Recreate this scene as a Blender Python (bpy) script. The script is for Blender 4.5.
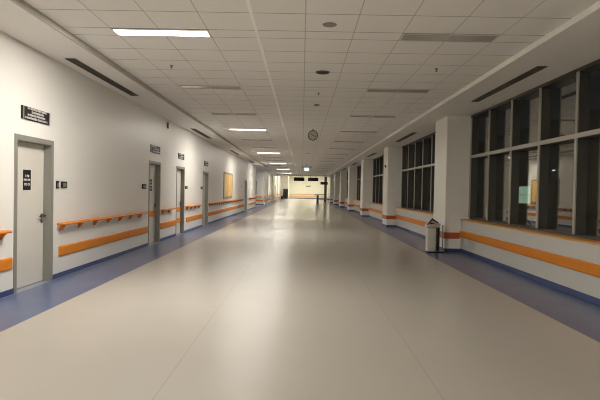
import bpy, bmesh, math, random
from mathutils import Matrix, Vector
random.seed(7)
S = bpy.context.scene
COL = S.collection
for o in list(bpy.data.objects):
    bpy.data.objects.remove(o)

# ------------------------------------------------------------------ camera
cam_d = bpy.data.cameras.new('camera'); cam = bpy.data.objects.new('camera', cam_d); COL.objects.link(cam)
cam_d.sensor_width = 36; cam_d.lens = 497.26 * 36 / 600; cam_d.clip_end = 400
yaw, pit, rol = -.004, .0183, .0193
sy, cy, sp, cp = math.sin(yaw), math.cos(yaw), math.sin(pit), math.cos(pit)
rt = Vector((cy, -sy, 0)); up = Vector((sy*sp, cy*sp, cp)); fw = Vector((sy*cp, cy*cp, -sp))
r2 = math.cos(rol)*rt + math.sin(rol)*up; u2 = -math.sin(rol)*rt + math.cos(rol)*up
M4 = Matrix.Identity(4)
for i in range(3):
    M4[i][0] = r2[i]; M4[i][1] = u2[i]; M4[i][2] = -fw[i]
M4[2][3] = 1.41
cam.matrix_world = M4
S.camera = cam

# ------------------------------------------------------------------ world, exposure
W = bpy.data.worlds.new('night'); S.world = W; W.use_nodes = True
W.node_tree.nodes['Background'].inputs[0].default_value = (.35, .4, .5, 1)
W.node_tree.nodes['Background'].inputs[1].default_value = .004
S.view_settings.view_transform = 'Standard'; S.view_settings.look = 'None'
S.view_settings.gamma = 1; S.view_settings.use_curve_mapping = False
S.view_settings.exposure = 2.72
LAMP = 27.0          # strength of the lit corridor lamps
LOBBY = 38.0
LAMP_COL = (1, .952, .865, 1)
S.cycles.max_bounces = 14; S.cycles.diffuse_bounces = 8; S.cycles.glossy_bounces = 6
S.cycles.sample_clamp_indirect = 4; S.cycles.sample_clamp_direct = 2
S.cycles.use_denoising = True
S.cycles.filter_width = 1.0

# ------------------------------------------------------------------ key dimensions (metres)
XL, XR = -3.735, 3.86          # left wall face, right parapet face
CEIL, SOF = 3.37, 3.30
PX, WX, GX = 3.47, 4.035, 4.18  # pillar aisle face, mullion face, glass plane
Y0, YE, YEND = -9.0, 65.0, 93.0
PY, PSTEP, PDEP = 12.05, 8.25, 1.07
LY, LSTEP = 6.29, 3.3

# ------------------------------------------------------------------ helpers
def box(bm, x0, x1, y0, y1, z0, z1):
    v = [bm.verts.new(p) for p in ((x0,y0,z0),(x1,y0,z0),(x1,y1,z0),(x0,y1,z0),(x0,y0,z1),(x1,y0,z1),(x1,y1,z1),(x0,y1,z1))]
    for f in ((3,2,1,0),(4,5,6,7),(0,1,5,4),(1,2,6,5),(2,3,7,6),(3,0,4,7)):
        bm.faces.new([v[i] for i in f])
def prism(bm, pts, axis, a, b):
    """polygon pts (2D) extruded along axis from a to b"""
    def P(p, t):
        return {'x': (t, p[0], p[1]), 'y': (p[0], t, p[1]), 'z': (p[0], p[1], t)}[axis]
    A = [bm.verts.new(P(p, a)) for p in pts]; B = [bm.verts.new(P(p, b)) for p in pts]
    bm.faces.new(A[::-1]); bm.faces.new(B)
    n = len(pts)
    for i in range(n):
        bm.faces.new((A[i], A[(i+1) % n], B[(i+1) % n], B[i]))
def cyl(bm, p0, p1, r0, r1=None, n=20):
    r1 = r0 if r1 is None else r1
    p0, p1 = Vector(p0), Vector(p1); d = (p1-p0).normalized()
    a = d.orthogonal().normalized(); b = d.cross(a)
    A = [bm.verts.new(p0 + r0*(math.cos(t)*a + math.sin(t)*b)) for t in [2*math.pi*i/n for i in range(n)]]
    B = [bm.verts.new(p1 + r1*(math.cos(t)*a + math.sin(t)*b)) for t in [2*math.pi*i/n for i in range(n)]]
    bm.faces.new(A[::-1]); bm.faces.new(B)
    for i in range(n):
        bm.faces.new((A[i], A[(i+1) % n], B[(i+1) % n], B[i]))
def tube(bm, pts, r, n=10):
    for a, b in zip(pts, pts[1:]):
        cyl(bm, a, b, r, n=n)
def ring(bm, c, axis, r_in, r_out, t0, t1, n=32):
    """flat ring about axis through c from t0 to t1"""
    c = Vector(c); d = Vector(axis).normalized(); a = d.orthogonal().normalized(); b = d.cross(a)
    L = []
    for r, t in ((r_in, t0), (r_out, t0), (r_out, t1), (r_in, t1)):
        L.append([bm.verts.new(c + d*t + r*(math.cos(k)*a + math.sin(k)*b)) for k in [2*math.pi*i/n for i in range(n)]])
    for j in range(4):
        P, Q = L[j], L[(j+1) % 4]
        for i in range(n):
            bm.faces.new((P[i], P[(i+1) % n], Q[(i+1) % n], Q[i]))
def obj(name, bm, mat, parent=None, bevel=0, seg=2, smooth=False):
    bmesh.ops.recalc_face_normals(bm, faces=bm.faces)
    me = bpy.data.meshes.new(name); bm.to_mesh(me); bm.free()
    if smooth:
        for p in me.polygons: p.use_smooth = True
    me.materials.append(mat)
    o = bpy.data.objects.new(name, me); COL.objects.link(o)
    if parent: o.parent = parent; o.location = -Vector(parent['base']) if 'base' in parent else (0,0,0)
    if bevel:
        m = o.modifiers.new('bevel', 'BEVEL'); m.width = bevel; m.segments = seg; m.limit_method = 'ANGLE'
    return o
def sub(name, bm, mat, part, **k):
    o = obj(name, bm, mat, None, **k); o.parent = part
    return o
def bxs(*bs):
    bm = bmesh.new()
    for b in bs: box(bm, *b)
    return bm
def struct(name, bm, mat, **k):
    o = obj(name, bm, mat, **k); o['kind'] = 'structure'; return o
def empty(name, loc):
    o = bpy.data.objects.new(name, None); COL.objects.link(o); o.empty_display_size = .1
    o.location = loc; o['base'] = tuple(loc)
    return o
def thing(name, label, cat, loc, group=None):
    o = empty(name, loc); return tag(o, label, cat, group)
def tag(o, label, cat, group=None):
    o['label'] = label; o['category'] = cat
    if group: o['group'] = group
    return o
def dup(root, loc, label, group=None):
    r = root.copy(); COL.objects.link(r); r.location = loc; r['label'] = label
    if group: r['group'] = group
    for ch in list(root.children):
        c = ch.copy(); COL.objects.link(c); c.parent = r
        for g in ch.children:
            d = g.copy(); COL.objects.link(d); d.parent = c
    return r

# ------------------------------------------------------------------ materials
def mat(name, col, rough=.5, metal=0, spec=.5, var=0, scale=8, bump=0, bscale=200, emit=None, es=0):
    m = bpy.data.materials.new(name); m.use_nodes = True; nt = m.node_tree
    b = nt.nodes['Principled BSDF']; N = nt.nodes.new; Lk = nt.links.new
    b.inputs['Base Color'].default_value = (*col, 1); b.inputs['Roughness'].default_value = rough
    b.inputs['Metallic'].default_value = metal; b.inputs['Specular IOR Level'].default_value = spec
    tc = N('ShaderNodeNewGeometry')
    if var:
        n = N('ShaderNodeTexNoise'); n.inputs['Scale'].default_value = scale; n.inputs['Detail'].default_value = 4
        Lk(tc.outputs['Position'], n.inputs['Vector'])
        mx = N('ShaderNodeMix'); mx.data_type = 'RGBA'
        mx.inputs[6].default_value = (*[c*(1-var) for c in col], 1); mx.inputs[7].default_value = (*[min(1, c*(1+var)) for c in col], 1)
        Lk(n.outputs['Fac'], mx.inputs[0]); Lk(mx.outputs[2], b.inputs['Base Color'])
    if bump:
        n = N('ShaderNodeTexNoise'); n.inputs['Scale'].default_value = bscale
        Lk(tc.outputs['Position'], n.inputs['Vector'])
        bp = N('ShaderNodeBump'); bp.inputs['Strength'].default_value = bump; bp.inputs['Distance'].default_value = .002
        Lk(n.outputs['Fac'], bp.inputs['Height']); Lk(bp.outputs[0], b.inputs['Normal'])
    if emit:
        b.inputs['Emission Color'].default_value = emit; b.inputs['Emission Strength'].default_value = es
    return m
def math_node(nt, op, a, b=None):
    n = nt.nodes.new('ShaderNodeMath'); n.operation = op
    for i, v in enumerate((a, b)):
        if v is None: continue
        if isinstance(v, (int, float)): n.inputs[i].default_value = v
        else: nt.links.new(v, n.inputs[i])
    return n.outputs[0]

WALL = mat('wall_paint', (.80, .775, .735), .42, var=.02, scale=1.5, bump=.15, bscale=120)
SOFM = mat('soffit_paint', (.84, .82, .78), .6, var=.02, scale=1)
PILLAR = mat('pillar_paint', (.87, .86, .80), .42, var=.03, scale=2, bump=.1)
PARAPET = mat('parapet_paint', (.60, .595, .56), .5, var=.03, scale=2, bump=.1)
CREAM = mat('cream_paint', (.88, .87, .74), .5, var=.03, scale=.4)
FRAMEM = mat('door_frame_grey', (.265, .255, .225), .4, metal=.1, var=.04)
LEAFM = mat('door_leaf_offwhite', (.66, .63, .57), .4, var=.02, scale=2)
ORANGE = mat('orange_wood', (.72, .24, .02), .5, spec=.25, var=.1, scale=6)
RED = mat('rust_red_bumper', (.50, .115, .03), .4, var=.06, scale=6)
SILLM = mat('sill_wood', (.72, .34, .08), .4, var=.1, scale=8)
BLUE = mat('blue_skirting', (.045, .072, .19), .4, var=.06)
BLACK = mat('black_plastic', (.010, .009, .008), .6, var=.1)
WHITE = mat('white_lettering', (.72, .68, .68), .5, var=.02)
SILVER = mat('brushed_steel', (.62, .62, .58), .28, metal=.85, var=.05, scale=30)
ALU = mat('mullion_cap_aluminium', (.42, .40, .35), .4, metal=.2, var=.03)
DARKM = mat('charcoal_mullion', (.062, .06, .052), .45, var=.05)
GRILLE = mat('dark_grille_metal', (.13, .115, .09), .5, metal=.3, var=.05)
VOID = mat('dark_duct', (.02, .018, .015), .8, var=.1)
LFRAME = mat('lamp_frame_white', (.62, .60, .55), .4, var=.02)
OFFPANEL = mat('unlit_acrylic_panel', (.46, .44, .40), .15, var=.03)
LIT = mat('lit_acrylic_panel', (.8, .8, .8), .5, var=.01, emit=LAMP_COL, es=LAMP)
LOBL = mat('lobby_lamp_panel', (.8, .8, .8), .5, var=.01, emit=(1, .95, .80, 1), es=LOBBY)
SPK = mat('grey_perforated_metal', (.25, .24, .21), .5, var=.05, scale=60)
HANDLE = mat('dark_handle_steel', (.17, .155, .13), .3, metal=.9, var=.05)
WPLAS = mat('white_plastic', (.66, .64, .58), .4, var=.02)
GREYP = mat('grey_plastic', (.22, .21, .18), .45, var=.03)
ARTB = mat('picture_border', (.34, .30, .22), .5, var=.05)

# glass: reflects like a double glazed pane, lets the rest through
GLASS = bpy.data.materials.new('window_glass'); GLASS.use_nodes = True
nt = GLASS.node_tree; nt.nodes.remove(nt.nodes['Principled BSDF'])
gg = nt.nodes.new('ShaderNodeNewGeometry'); vd = nt.nodes.new('ShaderNodeVectorMath'); vd.operation = 'DOT_PRODUCT'
nt.links.new(gg.outputs['Incoming'], vd.inputs[0]); nt.links.new(gg.outputs['Normal'], vd.inputs[1])
gl = nt.nodes.new('ShaderNodeBsdfGlossy'); gl.inputs['Roughness'].default_value = .0; gl.inputs['Color'].default_value = (.92, .9, .84, 1)
tr = nt.nodes.new('ShaderNodeBsdfTransparent'); tr.inputs[0].default_value = (.93, .96, .94, 1)
ms = nt.nodes.new('ShaderNodeMixShader')
f2 = math_node(nt, 'POWER', math_node(nt, 'SUBTRACT', 1, math_node(nt, 'ABSOLUTE', vd.outputs['Value'])), 5)
f2 = math_node(nt, 'ADD', .28, math_node(nt, 'MULTIPLY', f2, .72))
nt.links.new(f2, ms.inputs[0]); nt.links.new(tr.outputs[0], ms.inputs[1]); nt.links.new(gl.outputs[0], ms.inputs[2])
nt.links.new(ms.outputs[0], nt.nodes['Material Output'].inputs[0])

# floor vinyl: cream field, slate blue borders, welded seams
FLOOR = mat('vinyl_floor', (.5, .5, .5), .2)
nt = FLOOR.node_tree; b = nt.nodes['Principled BSDF']; Lk = nt.links.new
b.inputs['Coat Weight'].default_value = .5; b.inputs['Coat Roughness'].default_value = .08; b.inputs['Coat IOR'].default_value = 1.4
geo = nt.nodes.new('ShaderNodeNewGeometry'); sx = nt.nodes.new('ShaderNodeSeparateXYZ'); Lk(geo.outputs['Position'], sx.inputs[0])
X = sx.outputs[0]; Y = sx.outputs[1]
# coat gets smoother towards the lobby, standing in for sharper reflections at grazing view
pol = nt.nodes.new('ShaderNodeMapRange'); pol.interpolation_type = 'SMOOTHSTEP'
pol.inputs[1].default_value = 9; pol.inputs[2].default_value = 30; pol.inputs[3].default_value = .24; pol.inputs[4].default_value = .075
Lk(Y, pol.inputs[0]); Lk(pol.outputs[0], b.inputs['Coat Roughness'])
border = math_node(nt, 'ADD', math_node(nt, 'LESS_THAN', X, -2.87), math_node(nt, 'GREATER_THAN', X, 2.905))
def seamline(x0, w=.004):
    return math_node(nt, 'LESS_THAN', math_node(nt, 'ABSOLUTE', math_node(nt, 'SUBTRACT', X, x0)), w)
sm = math_node(nt, 'ADD', math_node(nt, 'ADD', seamline(-.97), seamline(1.0)), math_node(nt, 'ADD', seamline(-2.87, .006), seamline(2.905, .006)))
n1 = nt.nodes.new('ShaderNodeTexNoise'); n1.inputs['Scale'].default_value = .9; n1.inputs['Detail'].default_value = 6
Lk(geo.outputs['Position'], n1.inputs['Vector'])
cr = nt.nodes.new('ShaderNodeMix'); cr.data_type = 'RGBA'; cr.inputs[6].default_value = (.44, .408, .358, 1); cr.inputs[7].default_value = (.495, .458, .402, 1)
Lk(n1.outputs['Fac'], cr.inputs[0])
bl = nt.nodes.new('ShaderNodeMix'); bl.data_type = 'RGBA'; bl.inputs[6].default_value = (.075, .105, .215, 1); bl.inputs[7].default_value = (.10, .135, .26, 1)
Lk(n1.outputs['Fac'], bl.inputs[0])
m1 = nt.nodes.new('ShaderNodeMix'); m1.data_type = 'RGBA'; Lk(border, m1.inputs[0]); Lk(cr.outputs[2], m1.inputs[6]); Lk(bl.outputs[2], m1.inputs[7])
m2 = nt.nodes.new('ShaderNodeMix'); m2.data_type = 'RGBA'
m3 = nt.nodes.new('ShaderNodeMix'); m3.data_type = 'RGBA'
Lk(math_node(nt, 'MULTIPLY', sm, .45), m2.inputs[0]); Lk(m1.outputs[2], m2.inputs[6]); m2.inputs[7].default_value = (.2, .18, .15, 1)
Lk(math_node(nt, 'MULTIPLY', math_node(nt, 'LESS_THAN', X, -3.700), .6), m3.inputs[0]); Lk(m2.outputs[2], m3.inputs[6]); m3.inputs[7].default_value = (.42, .45, .5, 1)
Lk(m3.outputs[2], b.inputs['Base Color'])
n2 = nt.nodes.new('ShaderNodeTexNoise'); n2.inputs['Scale'].default_value = 3; Lk(geo.outputs['Position'], n2.inputs['Vector'])
mr = nt.nodes.new('ShaderNodeMapRange'); mr.inputs[3].default_value = .30; mr.inputs[4].default_value = .38; Lk(n2.outputs['Fac'], mr.inputs[0]); Lk(mr.outputs[0], b.inputs['Roughness'])

# ceiling: 0.6 m tiles with a 0.3 m row for the lamps every 3.3 m
CEILM = mat('mineral_tiles', (.66, .63, .57), .7)
nt = CEILM.node_tree; b = nt.nodes['Principled BSDF']; Lk = nt.links.new
geo = nt.nodes.new('ShaderNodeNewGeometry'); sx = nt.nodes.new('ShaderNodeSeparateXYZ'); Lk(geo.outputs['Position'], sx.inputs[0])
fx = math_node(nt, 'ABSOLUTE', math_node(nt, 'SUBTRACT', math_node(nt, 'FRACT', math_node(nt, 'ADD', math_node(nt, 'DIVIDE', math_node(nt, 'ADD', sx.outputs[0], .0), .6), 100.5)), .5))
lx = math_node(nt, 'LESS_THAN', fx, .006/.6)
row = math_node(nt, 'MULTIPLY', math_node(nt, 'FRACT', math_node(nt, 'ADD', math_node(nt, 'DIVIDE', math_node(nt, 'SUBTRACT', sx.outputs[1], LY-.15), LSTEP), 20)), LSTEP)
cell = math_node(nt, 'FRACT', math_node(nt, 'DIVIDE', math_node(nt, 'ADD', row, .3), .6))   # lines at .3,.9,...
d1 = math_node(nt, 'ABSOLUTE', math_node(nt, 'SUBTRACT', math_node(nt, 'FRACT', math_node(nt, 'ADD', cell, .5)), .5))
ly = math_node(nt, 'LESS_THAN', d1, .007/.6)
l0 = math_node(nt, 'LESS_THAN', row, .009)
line = math_node(nt, 'MINIMUM', math_node(nt, 'ADD', math_node(nt, 'ADD', math_node(nt, 'MULTIPLY', lx, .6), ly), l0), 1)
nz = nt.nodes.new('ShaderNodeTexNoise'); nz.inputs['Scale'].default_value = 90; nz.inputs['Detail'].default_value = 3; Lk(geo.outputs['Position'], nz.inputs['Vector'])
c1 = nt.nodes.new('ShaderNodeMix'); c1.data_type = 'RGBA'; c1.inputs[6].default_value = (.82, .80, .76, 1); c1.inputs[7].default_value = (.87, .85, .81, 1); Lk(nz.outputs['Fac'], c1.inputs[0])
c2 = nt.nodes.new('ShaderNodeMix'); c2.data_type = 'RGBA'; Lk(math_node(nt, 'MULTIPLY', line, .75), c2.inputs[0]); Lk(c1.outputs[2], c2.inputs[6]); c2.inputs[7].default_value = (.16, .145, .12, 1)
Lk(c2.outputs[2], b.inputs['Base Color'])
bp = nt.nodes.new('ShaderNodeBump'); bp.inputs['Strength'].default_value = .5; bp.inputs['Distance'].default_value = .004
Lk(math_node(nt, 'SUBTRACT', 1, line), bp.inputs['Height']); Lk(bp.outputs[0], b.inputs['Normal'])

# ================================================================== STRUCTURE
struct('floor', bxs((-10, GX+.1, Y0, YEND+.2, -.2, 0)), FLOOR)
struct('ceiling', bxs((-3.02, 2.96, Y0, YE, CEIL, CEIL+.2)), CEILM)
struct('ceiling_left', bxs((XL-.25, -3.02, Y0, 40, SOF, CEIL+.2), (-10, -3.02, 40, YE, SOF, CEIL+.2)), SOFM)
struct('ceiling_right', bxs((2.96, GX+.1, Y0, YE, SOF, CEIL+.2)), SOFM)
struct('trim_1', bxs((2.935, 2.96, Y0, YE, SOF-.004, CEIL)), mat('lit_edge_trim', (.93, .92, .87), .45, var=.02))  # paler colour paints in the lamp light that this side catches
struct('trim_2', bxs((-3.02, -2.995, Y0, YE, SOF-.004, CEIL)), mat('shaded_edge_trim', (.50, .47, .42), .45, var=.02))  # same trim darkened: the shade on the left side is put into the colour
struct('ceiling_lobby', bxs((-4.2, 6.2, YE, YEND+.2, 4.25, 4.5), (-10, 6.2, YE, YE+.12, CEIL+.2, 4.25)), SOFM)
struct('wall_back', bxs((XL-.25, GX+.1, Y0-.2, Y0, -.2, CEIL+.2)), WALL)
struct('wall_end', bxs((-4.2, 6.2, YEND, YEND+.2, 0, 4.5)), CREAM)

SLAT = mat('dark_ceiling_slat', (.50, .48, .42), .5, var=.05)
bm = bmesh.new()
x = -2.9
while x < 2.85:
    box(bm, x, x+.10, 60.0, 64.0, CEIL-.05, CEIL-.001); x += .26
struct('trim_ceiling_slats', bm, SLAT)

# left wall with door openings
DOORS = [(6.43, 7.44), (12.08, 13.07), (14.73, 15.76), (18.67, 19.74), (32.15, 33.6)]
DH = 2.08
bm = bmesh.new(); y = Y0
for a, c in DOORS:
    box(bm, XL-.25, XL, y, a, 0, SOF); box(bm, XL-.25, XL, a, c, DH, SOF); y = c
box(bm, XL-.25, XL, y, 40, 0, SOF)
box(bm, -10, XL-.25, 39.75, 40, 0, SOF)
struct('wall_left', bm, WALL)
struct('wall_left_side_passage', bxs((-10, XL-.001, 48, 48.25, 0, SOF), (-10.2, -10, 39.75, 48.25, 0, SOF)), WALL)
bm = bmesh.new()
DOORS2 = [(68.2, 69.5)]
y = 48.25
for a, c in DOORS2:
    box(bm, XL-.25, XL, y, a, 0, 3.3 if y < YE else 4.25); box(bm, XL-.25, XL, a, c, DH, 3.3); y = c
box(bm, XL-.25, XL, y, YEND, 0, 4.25); box(bm, XL-.25, XL, YE+.12, y, 3.3, 4.25)
struct('wall_left_far', bm, WALL)
n = 3
for yy in (49.0, 53.3, 57.4, 61.8, 65.6, 70.6, 74.6, 79.4, 84.0):
    struct('trim_%d' % n, bxs((XL+.001, XL+.05, yy, yy+.55, 0, SOF-.001 if yy < YE else 4.24)), PILLAR); n += 1
# lobby right side
struct('wall_right_lobby', bxs((6.0, 6.2, YE, YEND, 0, 4.25), (GX+.1, 6.2, YE-.2, YE, 0, 4.25)), CREAM)
# bright white pier at the left end of the end wall
struct('trim_%d' % n, bxs((XL+.001, -2.42, 86.5, 89.2, 0, 4.24)), PILLAR); n += 1

# baseboards
def skirt(name, segs, m=BLUE): struct(name, bxs(*segs), m, bevel=.004)
segs = []; y = Y0
for a, c in DOORS:
    segs.append((XL, XL+.012, y, a-.001, 0, .075)); y = c+.001
segs.append((XL, XL+.012, y, 40, 0, .075))
skirt('baseboard_left', segs)
segs = [(-10, XL, 47.988, 48, 0, .075)]; y = 48.0
for a, c in DOORS2:
    segs.append((XL, XL+.012, y, a, 0, .075)); y = c
segs.append((XL, XL+.012, y, YEND, 0, .075))
skirt('baseboard_left_far', segs)
skirt('baseboard_end', [(-3.7, 5.9, YEND-.012, YEND, 0, .12)])

# right side: pillars, parapets, windows
pillars = [PY + PSTEP*k for k in range(-2, 7)]
ordw = ['first', 'second', 'third', 'fourth', 'fifth', 'sixth', 'seventh', 'eighth', 'ninth']
for py in pillars:
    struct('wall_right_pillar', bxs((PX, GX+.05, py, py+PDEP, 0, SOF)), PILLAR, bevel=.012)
    struct('baseboard_right_pillar', bxs((PX-.01, PX, py-.01, py+PDEP+.01, 0, .085), (PX, XR-.012, py-.01, py, 0, .085), (PX, XR-.012, py+PDEP, py+PDEP+.01, 0, .085)), BLUE)
bays = [(pillars[i]+PDEP, pillars[i+1]) for i in range(len(pillars)-1)] + [(pillars[-1]+PDEP, YE-.2)]
for i, (a, c) in enumerate(bays):
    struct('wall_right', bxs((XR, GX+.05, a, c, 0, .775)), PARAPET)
    struct('baseboard_right', bxs((XR-.012, XR, a, c, 0, .095)), BLUE, bevel=.004)
    w = empty('window_%d' % (i+1), (GX, (a+c)/2, .8)); w['kind'] = 'structure'
    obj('window_sill', bxs((XR-.015, GX-.02, a, c, .776, .805)), SILLM, w, bevel=.004)
    k = 0
    # transom, head and bottom rails
    obj('transom', bxs((WX+.02, GX+.03, a, c, 2.275, 2.335)), DARKM, w)
    obj('transom_cap', bxs((WX, WX+.019, a, c, 2.270, 2.340)), ALU, w)
    obj('head_rail', bxs((WX+.002, GX+.03, a, c, SOF-.05, SOF-.001)), DARKM, w)
    obj('bottom_rail', bxs((WX+.03, GX+.03, a, c, .806, .845)), DARKM, w)
    yy = c - .03
    while yy > a + .05:
        m_ = obj('mullion', bxs((WX+.021, GX+.03, yy-.03, yy+.03, .846, 2.274), (WX+.021, GX+.03, yy-.03, yy+.03, 2.336, SOF-.051)), DARKM, w)
        q = obj('mullion_cap', bxs((WX, WX+.02, yy-.028, yy+.028, .846, 2.269), (WX, WX+.02, yy-.028, yy+.028, 2.341, SOF-.051)), ALU)
        q.parent = m_
        yy -= 1.155
    obj('glass_pane', bxs((GX+.031, GX+.037, a, c, .806, SOF-.001)), GLASS, w)

# doors (structure)
def make_door(i, a, c, plates=0, wide=False, xw=XL, fm=None):
    d = empty('door_%d' % i, (xw, (a+c)/2, 0)); d['kind'] = 'structure'
    fwid, rec = .07, .105
    bm = bmesh.new()
    x0, x1 = xw-.16, xw+.008
    box(bm, x0, x1, a-.004, a+fwid, 0, DH+.004); box(bm, x0, x1, c-fwid, c+.004, 0, DH+.004)
    box(bm, x0, x1, a+fwid, c-fwid, DH-fwid, DH+.004)
    obj('door_frame', bm, fm or FRAMEM, d, bevel=.004)
    g = .004
    lx0, lx1 = xw-rec-.045, xw-rec
    yl0, yl1 = a+fwid+g, c-fwid-g
    cuts = [(yl0, yl1)] if not wide else [(yl0, (yl0+yl1)/2-.002), ((yl0+yl1)/2+.002, yl1)]
    for (p, q) in cuts:
        leaf = obj('door_leaf', bxs((lx0, lx1, p, q, .008, DH-fwid-g)), LEAFM, d, bevel=.002)
        off = leaf.location.copy()
        # lever handle on the far edge
        bm = bmesh.new(); hy = q-.05
        cyl(bm, (lx1, hy, .97), (lx1+.009, hy, .97), .034)
        cyl(bm, (lx1+.009, hy, .97), (lx1+.05, hy, .97), .014)
        tube(bm, [(lx1+.05, hy+.008, .97), (lx1+.052, hy-.06, .972), (lx1+.046, hy-.125, .968)], .014)
        cyl(bm, (lx1, hy, .89), (lx1+.008, hy, .89), .024)
        sub('handle', bm, HANDLE, leaf, smooth=False)
        if plates >= 1:
            sub('push_plate', bxs((lx1, lx1+.012, p+.06, q-.005, .69, .83)), ORANGE, leaf, bevel=.003)
        if plates >= 2:
            sub('kick_plate', bxs((lx1, lx1+.012, p+.06, q-.005, .35, .49)), ORANGE, leaf, bevel=.003)
    return d
make_door(1, *DOORS[0]); make_door(2, *DOORS[1], plates=1); make_door(3, *DOORS[2], plates=2)
make_door(4, *DOORS[3], plates=0); make_door(5, *DOORS[4], wide=True, fm=mat('pale_grey_frame', (.50, .49, .44), .4, var=.03))
for i, (a, c) in enumerate(DOORS2): make_door(6+i, a, c)

# ================================================================== THINGS ON THE LEFT WALL
# handrails with brackets
def handrail(a, c, label, step=.615, first=.12):
    t = thing('handrail', label, 'handrail', (XL, (a+c)/2, .78), 'orange handrails along the left wall')
    prof = [(XL+.04, .818), (XL+.108, .814), (XL+.116, .825), (XL+.112, .843), (XL+.045, .848)]
    bm = bmesh.new(); prism(bm, prof, 'y', a, c)
    obj('rail', bm, ORANGE, t, bevel=.004)
    bk = obj('back_strip', bxs((XL+.001, XL+.018, a+.02, c-.02, .822, .845)), ORANGE, t)
    y = a+first
    nb = 0
    while y < c-.05 and nb < 60:
        bm = bmesh.new()
        prism(bm, [(XL+.001, .728), (XL+.03, .726), (XL+.07, .785), (XL+.10, .813), (XL+.001, .811)], 'y', y-.02, y+.02)
        obj('bracket', bm, ORANGE_D, t, bevel=.004); y += step; nb += 1
    return t
ORANGE_D = mat('orange_bracket_plastic', (.60, .19, .035), .4, var=.05)
handrail(2.3, 6.21, 'orange handrail ending at the near door, running out of the picture at its left')
handrail(7.55, 11.78, 'orange handrail on brackets between the near door and the second door')
handrail(13.11, 14.38, 'short orange handrail between the second and the third door')
handrail(15.90, 18.15, 'orange handrail between the third and the fourth door')
handrail(19.80, 31.3, 'long orange handrail passing under the yellow picture')
handrail(34.9, 39.95, 'far orange handrail on the last stretch of wall before the side passage')
def bumper(a, c, label, name='wall_bumper'):
    bm = bmesh.new()
    prism(bm, [(XL+.001, .325), (XL+.016, .330), (XL+.022, .345), (XL+.022, .465), (XL+.016, .48), (XL+.001, .485)], 'y', a, c)
    return tag(obj(name, bm, ORANGE, bevel=.003), label, 'wall bumper', 'orange wall bumpers low on the left wall')
bumper(2.3, 6.38, 'orange wall bumper board left of the near door, cut by the picture edge')
bumper(7.62, 12.0, 'orange wall bumper board between the near door and the second door')
bumper(13.12, 14.69, 'short orange wall bumper board between the second and the third door')
bumper(16.05, 18.64, 'orange wall bumper board between the third and the fourth door')
bumper(19.78, 32.1, 'long orange wall bumper board below the yellow picture')
bumper(34.8, 39.97, 'far orange wall bumper board just before the side passage')
# side passage wall rails (facing the camera)
tag(obj('handrail', bxs((-9.9, XL-.1, 47.86, 47.92, .78, .83), *[(x, x+.04, 47.86, 47.999, .74, .779) for x in (-4.4, -5.4, -6.4, -7.4, -8.4)]), ORANGE), 'orange handrail across the cross wall of the side passage', 'handrail')
tag(obj('wall_bumper', bxs((-9.9, XL-.02, 47.975, 47.999, .33, .48)), ORANGE), 'orange bumper board across the cross wall of the side passage', 'wall bumper')
for a, c, w_ in ((48.6, 68.1, 'just past the side passage'), (69.6, 84.6, 'leading to the tall black cabinet')):
    tag(obj('handrail', bxs((XL+.07, XL+.15, a, c, .80, .85), *[(XL+.055, XL+.08, q, q+.04, .76, .84) for q in (a+.2, (a+c)/2, c-.24)]), ORANGE), 'thin orange handrail on the far left wall ' + w_, 'handrail')
    tag(obj('wall_bumper', bxs((XL+.052, XL+.075, a, c, .33, .48)), ORANGE), 'orange bumper board on the far left wall ' + w_, 'wall bumper')

# illegible lettering made of short strokes, as far as the photograph shows it
def letters(bm, x, y0, y1, z0, z1, seed, sp=None):
    rnd = random.Random(seed); h = z1-z0; y = y0; sp = sp or h*.62
    while y < y1-sp*.7:
        if rnd.random() < .1: y += sp*.6; continue
        w = sp*.78; s = h*.22; k = rnd.randrange(5)
        box(bm, x, x+.0015, y, y+s, z0, z1)
        if k in (0, 1, 3): box(bm, x, x+.0015, y+s, y+w, z1-s, z1)
        if k in (0, 2, 3): box(bm, x, x+.0015, y+s, y+w, z0, z0+s)
        if k in (1, 3, 4): box(bm, x, x+.0015, y+s, y+w, z0+h*.4, z0+h*.4+s)
        if k in (2, 4): box(bm, x, x+.0015, y+w-s, y+w, z0+s, z1-s)
        y += sp
def room_sign(a, c, z0, z1, lines, label, seed):
    t = thing('room_sign', label, 'sign', (XL, (a+c)/2, z0), 'black room signs above the doors')
    obj('panel', bxs((XL+.001, XL+.016, a+.05, c-.05, z0, z1)), BLACK, t, bevel=.002)
    obj('end_bracket', bxs((XL+.001, XL+.020, a+.025, a+.049, z0-.002, z1+.002)), SILVER, t)
    obj('end_bracket', bxs((XL+.001, XL+.020, c-.049, c-.02, z0-.002, z1+.002)), SILVER, t)
    obj('end_cap', bxs((XL+.001, XL+.016, a, a+.024, z0, z1)), BLACK, t)
    n = len(lines); hh = (z1-z0)
    for i, (u, v) in enumerate(lines):
        zt = z1 - hh*(i+.14)/n*.97; L = c-a-.12; bm = bmesh.new()
        letters(bm, XL+.017, a+.06+L*u, a+.06+L*v, zt-hh/n*.62, zt, seed+i)
        obj('lettering', bm, WHITE, t)
    return t
room_sign(6.57, 7.32, 2.30, 2.475, [(.12, .92), (.28, .78), (.12, .86), (.02, .95)], 'black room sign with four white lines above the near door', 3)
room_sign(12.18, 13.0, 2.29, 2.48, [(.05, .6), (.3, .9), (.1, .95)], 'dark room sign on the wall above the second door', 11)
room_sign(14.88, 15.64, 2.31, 2.48, [(.1, .8), (.3, .9), (.1, .8)], 'dark room sign on the wall above the third door', 21)
room_sign(18.82, 19.62, 2.30, 2.48, [(.1, .8), (.2, .9)], 'dark room sign on the wall above the fourth door', 31)
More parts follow.
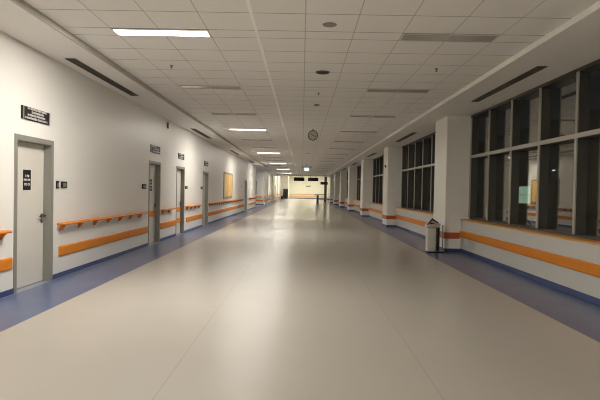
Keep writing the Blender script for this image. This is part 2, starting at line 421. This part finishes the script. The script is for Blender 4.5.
# notices on door leaves
def notice(x, a, c, z0, z1, label, seed, rows):
    t = thing('door_notice', label, 'notice', (x, (a+c)/2, z0), 'black notices stuck to the door leaves')
    obj('panel', bxs((x+.0005, x+.006, a, c, z0, z1)), BLACK, t, bevel=.001)
    h = z1-z0; w = c-a
    for i, (u, v, p, q) in enumerate(rows):
        bm = bmesh.new(); letters(bm, x+.0062, a+w*u, a+w*v, z0+h*p, z0+h*q, seed+i)
        obj('lettering', bm, WHITE, t)
LX = XL-.105
notice(LX, 6.82, 7.01, 1.35, 1.63, 'black notice with three white lines on the near door', 40, [(.28, .8, .64, .76), (.05, .97, .46, .56), (.12, .9, .22, .34)])
notice(LX, 12.45, 12.68, 1.34, 1.63, 'black notice with white marks on the second door', 50, [(.15, .85, .68, .82), (.1, .9, .42, .55), (.15, .85, .15, .28)])
notice(LX, 14.98, 15.10, 1.15, 1.60, 'narrow dark notice on the leaf of the third door', 60, [(.1, .9, .75, .85)])
# wall switches
def plate(name, a, c, z0, z1, m, label, cat, extra=None, group=None):
    t = thing(name, label, cat, (XL, (a+c)/2, z0), group)
    obj('housing', bxs((XL+.001, XL+.02, a, c, z0, z1)), m, t, bevel=.004)
    obj('face_plate', bxs((XL+.0205, XL+.024, a+(c-a)*.2, c-(c-a)*.2, z0+(z1-z0)*.2, z1-(z1-z0)*.25)), extra or SPK, t)
    return t
plate('card_reader', 7.52, 7.595, 1.375, 1.49, BLACK, 'small black card reader beside the near door frame', 'card reader')
plate('light_switch', 7.67, 7.85, 1.385, 1.485, BLACK, 'black light switch plate right of the card reader by the near door', 'switch', GREYP)
plate('light_switch', 11.56, 11.84, 1.385, 1.50, BLACK, 'black switch plate on the wall left of the second door', 'switch', GREYP)
plate('light_switch', 15.86, 16.12, 1.40, 1.50, BLACK, 'black switch plate just right of the third door frame', 'switch', GREYP)
plate('light_switch', 18.27, 18.56, 1.40, 1.50, BLACK, 'black switch plate just left of the fourth door frame', 'switch', GREYP)
plate('call_button', 30.4, 30.6, 1.55, 1.70, WPLAS, 'small white call plate above the far end of the long handrail', 'wall plate')
t = thing('wall_sensor', 'thin upright grey sensor high on the left wall under the ceiling edge', 'sensor', (XL, 13.64, 3.03))
bm = bmesh.new(); cyl(bm, (XL+.03, 13.64, 3.05), (XL+.03, 13.64, 3.22), .022); obj('tube', bm, SPK, t)
obj('clip', bxs((XL+.001, XL+.012, 13.61, 13.67, 3.06, 3.21)), GREYP, t)
t = thing('picture', 'tall yellow and orange framed picture on the left wall above the long handrail', 'picture', (XL, 24.9, .95))
obj('frame', bxs((XL+.001, XL+.03, 23.55, 23.67, .95, 2.25), (XL+.001, XL+.03, 26.28, 26.40, .95, 2.25), (XL+.001, XL+.03, 23.67, 26.28, .95, 1.07), (XL+.001, XL+.03, 23.67, 26.28, 2.17, 2.25)), ARTB, t)
ART = mat('yellow_art', (.85, .55, .2), .4)
nt = ART.node_tree; Lk = nt.links.new; g = nt.nodes.new('ShaderNodeNewGeometry'); s_ = nt.nodes.new('ShaderNodeSeparateXYZ'); Lk(g.outputs['Position'], s_.inputs[0])
nn = nt.nodes.new('ShaderNodeTexNoise'); nn.inputs['Scale'].default_value = 1.6; Lk(g.outputs['Position'], nn.inputs['Vector'])
v_ = math_node(nt, 'ADD', math_node(nt, 'DIVIDE', math_node(nt, 'SUBTRACT', s_.outputs[1], 23.6), 2.8), math_node(nt, 'MULTIPLY', math_node(nt, 'SUBTRACT', nn.outputs['Fac'], .5), .5))
rp = nt.nodes.new('ShaderNodeValToRGB'); Lk(v_, rp.inputs[0]); e = rp.color_ramp.elements
e[0].position = 0; e[0].color = (.62, .55, .36, 1); e[1].position = 1; e[1].color = (.85, .60, .16, 1)
for ps, cc in ((.25, (.85, .56, .22, 1)), (.45, (.80, .42, .16, 1)), (.6, (.90, .66, .28, 1)), (.8, (.84, .42, .10, 1))):
    q = e.new(ps); q.color = cc
Lk(rp.outputs[0], nt.nodes['Principled BSDF'].inputs['Base Color'])
obj('canvas', bxs((XL+.001, XL+.018, 23.67, 26.28, 1.07, 2.17)), ART, t)
t = thing('picture', 'teal poster on the cross wall of the side passage', 'picture', (-4.45, 48, 1.0))
TEAL = mat('teal_poster', (.12, .30, .25), .4, var=.25, scale=3)
obj('frame', bxs((-4.85, -4.40, 47.97, 47.999, 1.0, 2.3)), GREYP, t); obj('print', bxs((-4.81, -4.44, 47.962, 47.969, 1.04, 2.26)), TEAL, t)

# ================================================================== RIGHT SIDE THINGS
for k, py in enumerate(pillars):
    if k < 2: continue
    w_ = ordw[k-2]
    bm = bxs((PX-.024, PX-.001, py-.024, py+PDEP+.02, .325, .475), (PX-.001, XR-.03, py-.024, py-.001, .325, .475), (PX-.001, XR-.03, py+PDEP+.001, py+PDEP+.02, .325, .475))
    tag(obj('pillar_bumper', bm, RED, bevel=.004), 'rust red bumper band wrapped around the %s window pillar from the camera' % w_, 'wall bumper', 'red bumper bands on the pillars')
for k, (a, c) in enumerate(bays):
    if k < 1: continue
    bm = bmesh.new()
    prism(bm, [(XR-.001, .365), (XR-.018, .37), (XR-.023, .385), (XR-.023, .51), (XR-.018, .525), (XR-.001, .53)], 'y', a+.03, c-.03)
    tag(obj('wall_bumper', bm, ORANGE, bevel=.003), 'orange bumper board on the low wall under the %s window bay from the camera' % ordw[k-1], 'wall bumper', 'orange bumper boards under the windows')
def psensor(y, z, label):
    t = thing('fire_alarm_button', label, 'alarm', (PX, y, z), )
    bm = bmesh.new(); cyl(bm, (PX-.001, y, z), (PX-.04, y, z), .055, .05); obj('housing', bm, BLACK, t)
    bm = bmesh.new(); cyl(bm, (PX-.0405, y, z), (PX-.055, y, z), .02, .018); obj('lens', bm, GREYP, t)
psensor(20.75, 2.50, 'small black round wall device high on the second window pillar')
psensor(45.5, 2.45, 'small black round wall device high on the fifth window pillar')

# litter bin by the first pillar
t = thing('litter_bin', 'slim steel litter bin with a peaked hood standing beside the first window pillar', 'bin', (3.1, 11.87, 0))
bm = bxs((2.985, 3.195, 11.77, 11.97, .03, .60)); obj('body', bm, SILVER_B := mat('pale_satin_steel', (.66, .65, .58), .35, metal=.35, var=.06, scale=20), t, bevel=.02, seg=3)
obj('foot', bxs((2.995, 3.185, 11.78, 11.96, 0, .03)), BLACK, t)
bm = bmesh.new(); prism(bm, [(2.965, .605), (3.26, .605), (3.30, .70), (3.12, .70), (2.975, .66)], 'y', 11.75, 11.99); obj('lid_tray', bm, SILVER, t, bevel=.006)
bm = bmesh.new(); prism(bm, [(2.975, .66), (3.00, .70), (3.09, .80), (3.24, .715), (3.12, .70)], 'y', 11.762, 11.978); obj('hood', bm, SILVER, t, bevel=.004)
bm = bmesh.new()
prism(bm, [(2.962, .675), (2.978, .662), (3.09, .782), (3.225, .705), (3.245, .722), (3.09, .825)], 'y', 11.745, 11.761)
obj('flap_edge', bm, BLACK, t)
obj('lid_opening', bxs((3.03, 3.15, 11.754, 11.7605, .685, .715)), BLACK, t)
obj('back_frame', bxs((3.235, 3.285, 11.80, 11.94, .05, .66), (3.20, 3.225, 11.82, 11.92, .1, .14), (3.20, 3.225, 11.82, 11.92, .5, .54)), BLACK, t, bevel=.006)
obj('foot_plate', bxs((3.20, 3.40, 11.80, 11.95, 0, .03)), BLACK, t, bevel=.004)
obj('rear_post', bxs((3.365, 3.385, 11.86, 11.88, .03, .66)), GREYP, t)

# ================================================================== CEILING THINGS
def grille(x0, x1, y0, y1, label, side):
    t = thing('air_grille', label, 'air grille', ((x0+x1)/2, (y0+y1)/2, SOF), 'dark slot grilles in the %s ceiling border' % side)
    z = SOF
    obj('backing', bxs((x0+.008, x1-.008, y0+.008, y1-.008, z-.003, z-.001)), VOID, t)
    obj('frame', bxs((x0, x0+.01, y0, y1, z-.01, z-.001), (x1-.01, x1, y0, y1, z-.01, z-.001), (x0+.01, x1-.01, y0, y0+.01, z-.01, z-.001), (x1-x1+x0+.01, x1-.01, y1-.01, y1, z-.01, z-.001)), GRILLE, t)
    bm = bmesh.new(); n = 5; w = (x1-x0-.02)/n
    for i in range(n): box(bm, x0+.01+w*(i+.28), x0+.01+w*(i+.72), y0+.011, y1-.011, z-.009, z-.0035)
    obj('louvre', bm, GRILLE, t)
for k in range(7):
    y = 7.36+8.25*k; ln = 2.85
    if y < 39: grille(-3.54, -3.385, y, y+ln, 'dark slot air grille in the left ceiling border, %s from the camera' % ordw[k], 'left')
    grille(3.40, 3.55, y-.05, y-.05+ln, 'dark slot air grille in the right ceiling border, %s from the camera' % ordw[k], 'right')

def lamp(x0, yc, lit, label, group, z=CEIL, panel=None):
    t = thing('ceiling_lamp', label, 'ceiling lamp', (x0+.6, yc, z), group)
    x1 = x0+1.2; y0, y1 = yc-.15, yc+.15
    obj('lamp_frame', bxs((x0+.004, x1-.004, y0+.004, y0+.022, z-.010, z-.001), (x0+.004, x1-.004, y1-.022, y1-.004, z-.010, z-.001), (x0+.004, x0+.022, y0+.022, y1-.022, z-.010, z-.001), (x1-.022, x1-.004, y0+.022, y1-.022, z-.010, z-.001)), LFRAME, t)
    if lit:
        obj('reflector', bxs((x0+.022, x1-.022, y0+.022, y0+.048, z-.009, z-.001), (x0+.022, x1-.022, y1-.048, y1-.022, z-.009, z-.001)), LFRAME, t)
        obj('diffuser', bxs((x0+.022, x1-.022, y0+.05, y1-.05, z-.008, z-.002)), panel or LIT, t)
    else:
        obj('diffuser', bxs((x0+.022, x0+.595, y0+.022, y1-.022, z-.005, z-.002)), OFFPANEL, t)
        obj('diffuser', bxs((x0+.605, x1-.022, y0+.022, y1-.022, z-.005, z-.002)), OFFPANEL, t)
    return t
litp = {}
lit0 = off0 = None
seen = 0
cnt = {}
def num(k): return (ordw + ['tenth', 'eleventh', 'twelfth', 'thirteenth', 'fourteenth', 'fifteenth', 'sixteenth', 'seventeenth', 'eighteenth'])[k]
for k in range(-4, 18):
    yc = LY+LSTEP*k
    if yc > YE-1: break
    for side, x0 in (('left', -2.4), ('right', 1.2)):
        lit = side == 'left' and (k % 3 == 0 or k == -2)
        if k < 0: lab = '%s ceiling lamp panel behind the camera, %s in its row counting backwards' % (side, ordw[-k-1])
        elif lit: lab = 'lit white ceiling lamp, %s glowing lamp of the row counted from the camera' % num(k//3)
        elif side == 'left': lab = 'unlit grey ceiling lamp in the left row, %s lamp of that row from the camera' % num(k)
        else: lab = 'unlit grey ceiling lamp in the right row, %s lamp of that row from the camera' % num(k)
        grp = 'lit lamps in the left row' if lit else 'unlit lamps in the %s row' % side
        src = lit0 if lit else off0
        if src is None:
            src = lamp(x0, yc, lit, lab, grp)
            if lit: lit0 = src
            else: off0 = src
        else:
            dup(src, (x0+.6, yc, CEIL), lab, grp)
ll = None
for i, (x, y, w_) in enumerate(((-1.8, 70, 'left'), (1.6, 70, 'right'), (-1.8, 79, 'left'), (1.6, 79, 'right'), (-1.2, 88, 'left'), (2.2, 88, 'right'))):
    lab = 'bright lamp in the lobby ceiling, %s one of the %s pair' % (w_, ('nearest', 'middle', 'last')[i//2])
    if ll is None: ll = lamp(x-.6, y, True, lab, 'lobby ceiling lamps', z=4.25, panel=LOBL)
    else: dup(ll, (x, y, 4.25), lab, 'lobby ceiling lamps')

tag(obj('ceiling_rail', bxs((-.622, -.580, Y0+.1, 60, CEIL-.008, CEIL-.001)), mat('white_rail', (.95, .94, .90), .35, var=.01)), 'thin white rail running lengthwise along the ceiling tiles', 'rail')
def disc(name, x, y, r, h, m, label, cat, inner=None):
    t = thing(name, label, cat, (x, y, CEIL))
    bm = bmesh.new(); cyl(bm, (x, y, CEIL-.001), (x, y, CEIL-h), r, r*.94, 32); obj('rim', bm, m, t)
    bm = bmesh.new(); cyl(bm, (x, y, CEIL-h-.0005), (x, y, CEIL-h-.004), r*.75, r*.7, 32); obj('centre', bm, inner or m, t)
disc('ceiling_speaker', .285, 5.88, .085, .006, SPK, 'round grey ceiling speaker nearest the camera', 'speaker')
disc('downlight', .30, 8.22, .12, .012, mat('dark_bronze', (.035, .026, .018), .4, var=.1), 'dark round fitting in the ceiling behind the grey speaker', 'downlight', VOID)
disc('smoke_detector', .295, 11.28, .062, .03, GREYP, 'small grey smoke detector between the hanging clock and the dark downlight', 'smoke detector', SPK)
disc('ceiling_speaker', .29, 26.0, .11, .01, SPK, 'grey round ceiling fitting between the clock and the exit sign', 'speaker')
def sprinkler(x, y, label):
    t = thing('sprinkler', label, 'sprinkler', (x, y, CEIL), 'sprinkler heads')
    bm = bmesh.new(); cyl(bm, (x, y, CEIL-.001), (x, y, CEIL-.008), .028, n=16); obj('rosette', bm, SPK, t)
    bm = bmesh.new(); cyl(bm, (x, y, CEIL-.008), (x, y, CEIL-.04), .008, n=10); cyl(bm, (x, y, CEIL-.04), (x, y, CEIL-.044), .02, n=16); obj('nozzle', bm, GRILLE, t)
sprinkler(.29, 9.95, 'small ceiling sprinkler head just beyond the dark downlight')
sprinkler(2.07, 7.85, 'ceiling sprinkler head at the right among the tiles')
sprinkler(-2.12, 7.95, 'ceiling sprinkler head at the left behind the first glowing lamp')

# hanging clock
cx, cyy, cz, cr_ = .305, 15.7, 3.165, .16
t = thing('hanging_clock', 'round clock with grey face hanging from the ceiling by a short rod', 'clock', (cx, cyy, cz))
bm = bmesh.new(); ring(bm, (cx, cyy, cz), (0, 1, 0), cr_-.022, cr_, -.035, .035, 40); obj('rim', bm, GRILLE, t)
bm = bmesh.new(); cyl(bm, (cx, cyy-.02, cz), (cx, cyy+.02, cz), cr_-.023, n=40); fc = obj('face', bm, mat('clock_face', (.62, .60, .54), .5, var=.02), t)
bm = bmesh.new()
for i in range(12):
    a = i*math.pi/6; s_, c_ = math.sin(a), math.cos(a)
    p = Vector((cx+s_*.105, cyy-.0215, cz+c_*.105)); q = Vector((cx+s_*.128, cyy-.0215, cz+c_*.128)); cyl(bm, p, q, .004, n=6)
obj('hour_marks', bm, BLACK, t)
for (dx, dz, r_) in ((-.085, .06, .010), (.105, -.055, .009)):
    bm = bmesh.new(); cyl(bm, (cx, cyy-.028, cz), (cx+dx, cyy-.028, cz+dz), r_, r_*.6, 8); obj('hand', bm, BLACK, t)
bm = bmesh.new(); cyl(bm, (cx, cyy, cz+cr_-.002), (cx, cyy, CEIL-.012), .012, n=12); cyl(bm, (cx, cyy, CEIL-.012), (cx, cyy, CEIL-.001), .03, n=16); obj('hanging_rod', bm, GRILLE, t)

# exit sign
EXW = mat('exit_panel_lit', (.8, .85, .85), .5, var=.01, emit=(.80, 1, .97, 1), es=.15)
EXT = mat('exit_panel_green', (.05, .4, .35), .5, var=.01, emit=(.10, .55, .75, 1), es=.12)
t = thing('exit_sign', 'lit white and blue exit sign box hanging from the ceiling down the corridor', 'sign', (.28, 35, 2.82))
obj('housing', bxs((-.06, .66, 34.97, 35.03, 3.056, 3.13)), mat('exit_housing_blue', (.25, .42, .48), .4, var=.05), t)
obj('light_panel', bxs((.12, .45, 34.985, 35.015, 2.82, 3.055)), EXW, t)
obj('pictogram', bxs((.13, .44, 34.982, 34.9845, 3.015, 3.045)), EXT, t)
bm = bmesh.new(); cyl(bm, (.3, 35, 3.13), (.3, 35, CEIL-.001), .018, n=10); obj('rod', bm, GREYP, t)

# ================================================================== FAR END
for (a, c, w_) in ((-1.12, .26, 'left'), (.74, 2.06, 'right')):
    t = thing('display_screen', 'black switched-off display hanging at the corridor end, %s of two' % w_, 'display', ((a+c)/2, 64.6, 2.70), 'hanging black displays')
    obj('screen', bxs((a, c, 64.56, 64.64, 2.70, 3.16)), BLACK, t, bevel=.01)
    bm = bmesh.new()
    for x in (a+.3, c-.3): cyl(bm, (x, 64.6, 3.16), (x, 64.6, CEIL-.001), .02, n=8)
    obj('hanger', bm, GRILLE, t)
t = thing('signpost', 'dark upright post at the right of the lobby entrance', 'post', (3.08, 67.3, 0))
obj('column', bxs((2.98, 3.32, 67.2, 67.4, .02, 4.24)), GRILLE, t); obj('base', bxs((2.93, 3.37, 67.15, 67.45, 0, .02)), GRILLE, t)
t = thing('direction_sign', 'black sign panel fixed across the dark post', 'sign', (2.95, 67.15, 2.35))
obj('panel', bxs((2.45, 3.42, 67.09, 67.13, 2.32, 2.68)), BLACK, t); obj('bracket', bxs((3.03, 3.17, 67.131, 67.199, 2.42, 2.6)), GRILLE, t)
t = thing('kiosk', 'tall black cabinet standing at the far end by the left wall', 'cabinet', (-2.85, 85.3, 0))
obj('cabinet_body', bxs((-3.25, -2.45, 85.0, 85.6, .06, 1.68)), BLACK, t, bevel=.02)
obj('plinth', bxs((-3.2, -2.5, 85.05, 85.55, 0, .06)), GREYP, t)
obj('screen_glass', bxs((-3.1, -2.6, 84.985, 84.999, .9, 1.5)), VOID, t)
t = thing('waste_box', 'low black box left of the tall black cabinet at the far end', 'bin', (-3.42, 85.3, 0))
obj('body', bxs((-3.60, -3.28, 85.1, 85.5, 0, .45)), BLACK, t, bevel=.02); obj('lid', bxs((-3.61, -3.27, 85.09, 85.51, .45, .48)), GREYP, t)
# turnstile gate
t = thing('barrier_gate', 'dark waist-high barrier with rails standing at the lobby entrance', 'barrier', (2.0, 56.9, 0))
TG = mat('dark_green_metal', (.05, .05, .035), .4, metal=.3, var=.05)
obj('post', bxs((1.66, 1.90, 56.7, 57.0, .03, .93)), TG, t, bevel=.02)
obj('head', bxs((1.42, 1.92, 56.65, 57.05, .935, 1.05)), TG, t, bevel=.02)
obj('foot', bxs((1.60, 1.96, 56.66, 57.04, 0, .03)), TG, t)
bm = bmesh.new(); cyl(bm, (1.905, 56.85, 1.02), (2.72, 56.85, 1.02), .04); cyl(bm, (1.905, 56.85, .5), (2.72, 56.85, .5), .022); obj('rail', bm, TG, t)
bm = bmesh.new(); cyl(bm, (2.74, 56.85, 0), (2.74, 56.85, 1.06), .035); obj('end_post', bm, TG, t)
# end wall bits
tag(obj('wall_bumper', bxs((-2.3, 5.9, YEND-.04, YEND-.001, .2, .52)), mat('pale_orange_wood', (.80, .60, .36), .4, var=.05)), 'wide pale orange bumper board along the bright end wall', 'wall bumper')
tag(obj('handrail', bxs((-2.3, 5.9, YEND-.10, YEND-.04, .74, .80), *[(x, x+.05, YEND-.041, YEND-.001, .70, .79) for x in (-2, 0, 2, 4)]), ORANGE), 'handrail along the bright end wall', 'handrail')
t = thing('wall_plate', 'small grey nameplate in the middle of the bright end wall', 'sign', (1.1, YEND, 2.2))
obj('plate', bxs((.68, 1.54, YEND-.03, YEND-.001, 2.2, 2.42)), GREYP, t); obj('inlay', bxs((.74, 1.48, YEND-.034, YEND-.0305, 2.25, 2.37)), SPK, t)

# ================================================================== OUTSIDE THE WINDOWS
t = thing('neighbour_building', 'dark building across the yard with one pale green lit window', 'building', (26, 56, -.4))
obj('facade', bxs((25.2, 34, 30, 90, -.4, 9)), mat('night_facade', (.06, .06, .06), .8, var=.2), t)
w1 = obj('window_frame', bxs((25.14, 25.199, 54.9, 58.0, .4, 2.5)), GRILLE, t)
sub('lit_pane', bxs((-.02, -.001, .1, 1.45, .1, 1.0), (-.02, -.001, .1, 1.45, 1.08, 2.0), (-.02, -.001, 1.55, 3.0, .1, 1.0), (-.02, -.001, 1.55, 3.0, 1.08, 2.0)), mat('lit_window_green', (.4, .5, .4), .5, var=.05, emit=(.55, .8, .6, 1), es=.10), w1).location = Vector((25.14, 54.9, .4))
t = thing('street_lamp', 'small bright street lamp outside in the dark', 'street lamp', (24.0, 46.9, -.4))
bm = bmesh.new(); tube(bm, [(24.0, 46.9, -.4), (24.0, 46.9, 3.8), (23.7, 46.9, 3.86)], .04); obj('pole', bm, GRILLE, t)
obj('lamp_head', bxs((23.52, 23.72, 46.85, 47.0, 3.78, 3.85)), mat('street_lamp_light', (.8, .8, .8), .5, var=.01, emit=(.8, .95, 1, 1), es=.5), t)
struct('floor_yard', bxs((GX+.12, 60, -10, 120, -.6, -.4)), mat('night_asphalt', (.04, .04, .04), .8, var=.2))
for o in bpy.data.objects:
    if 'base' in o: del o['base']
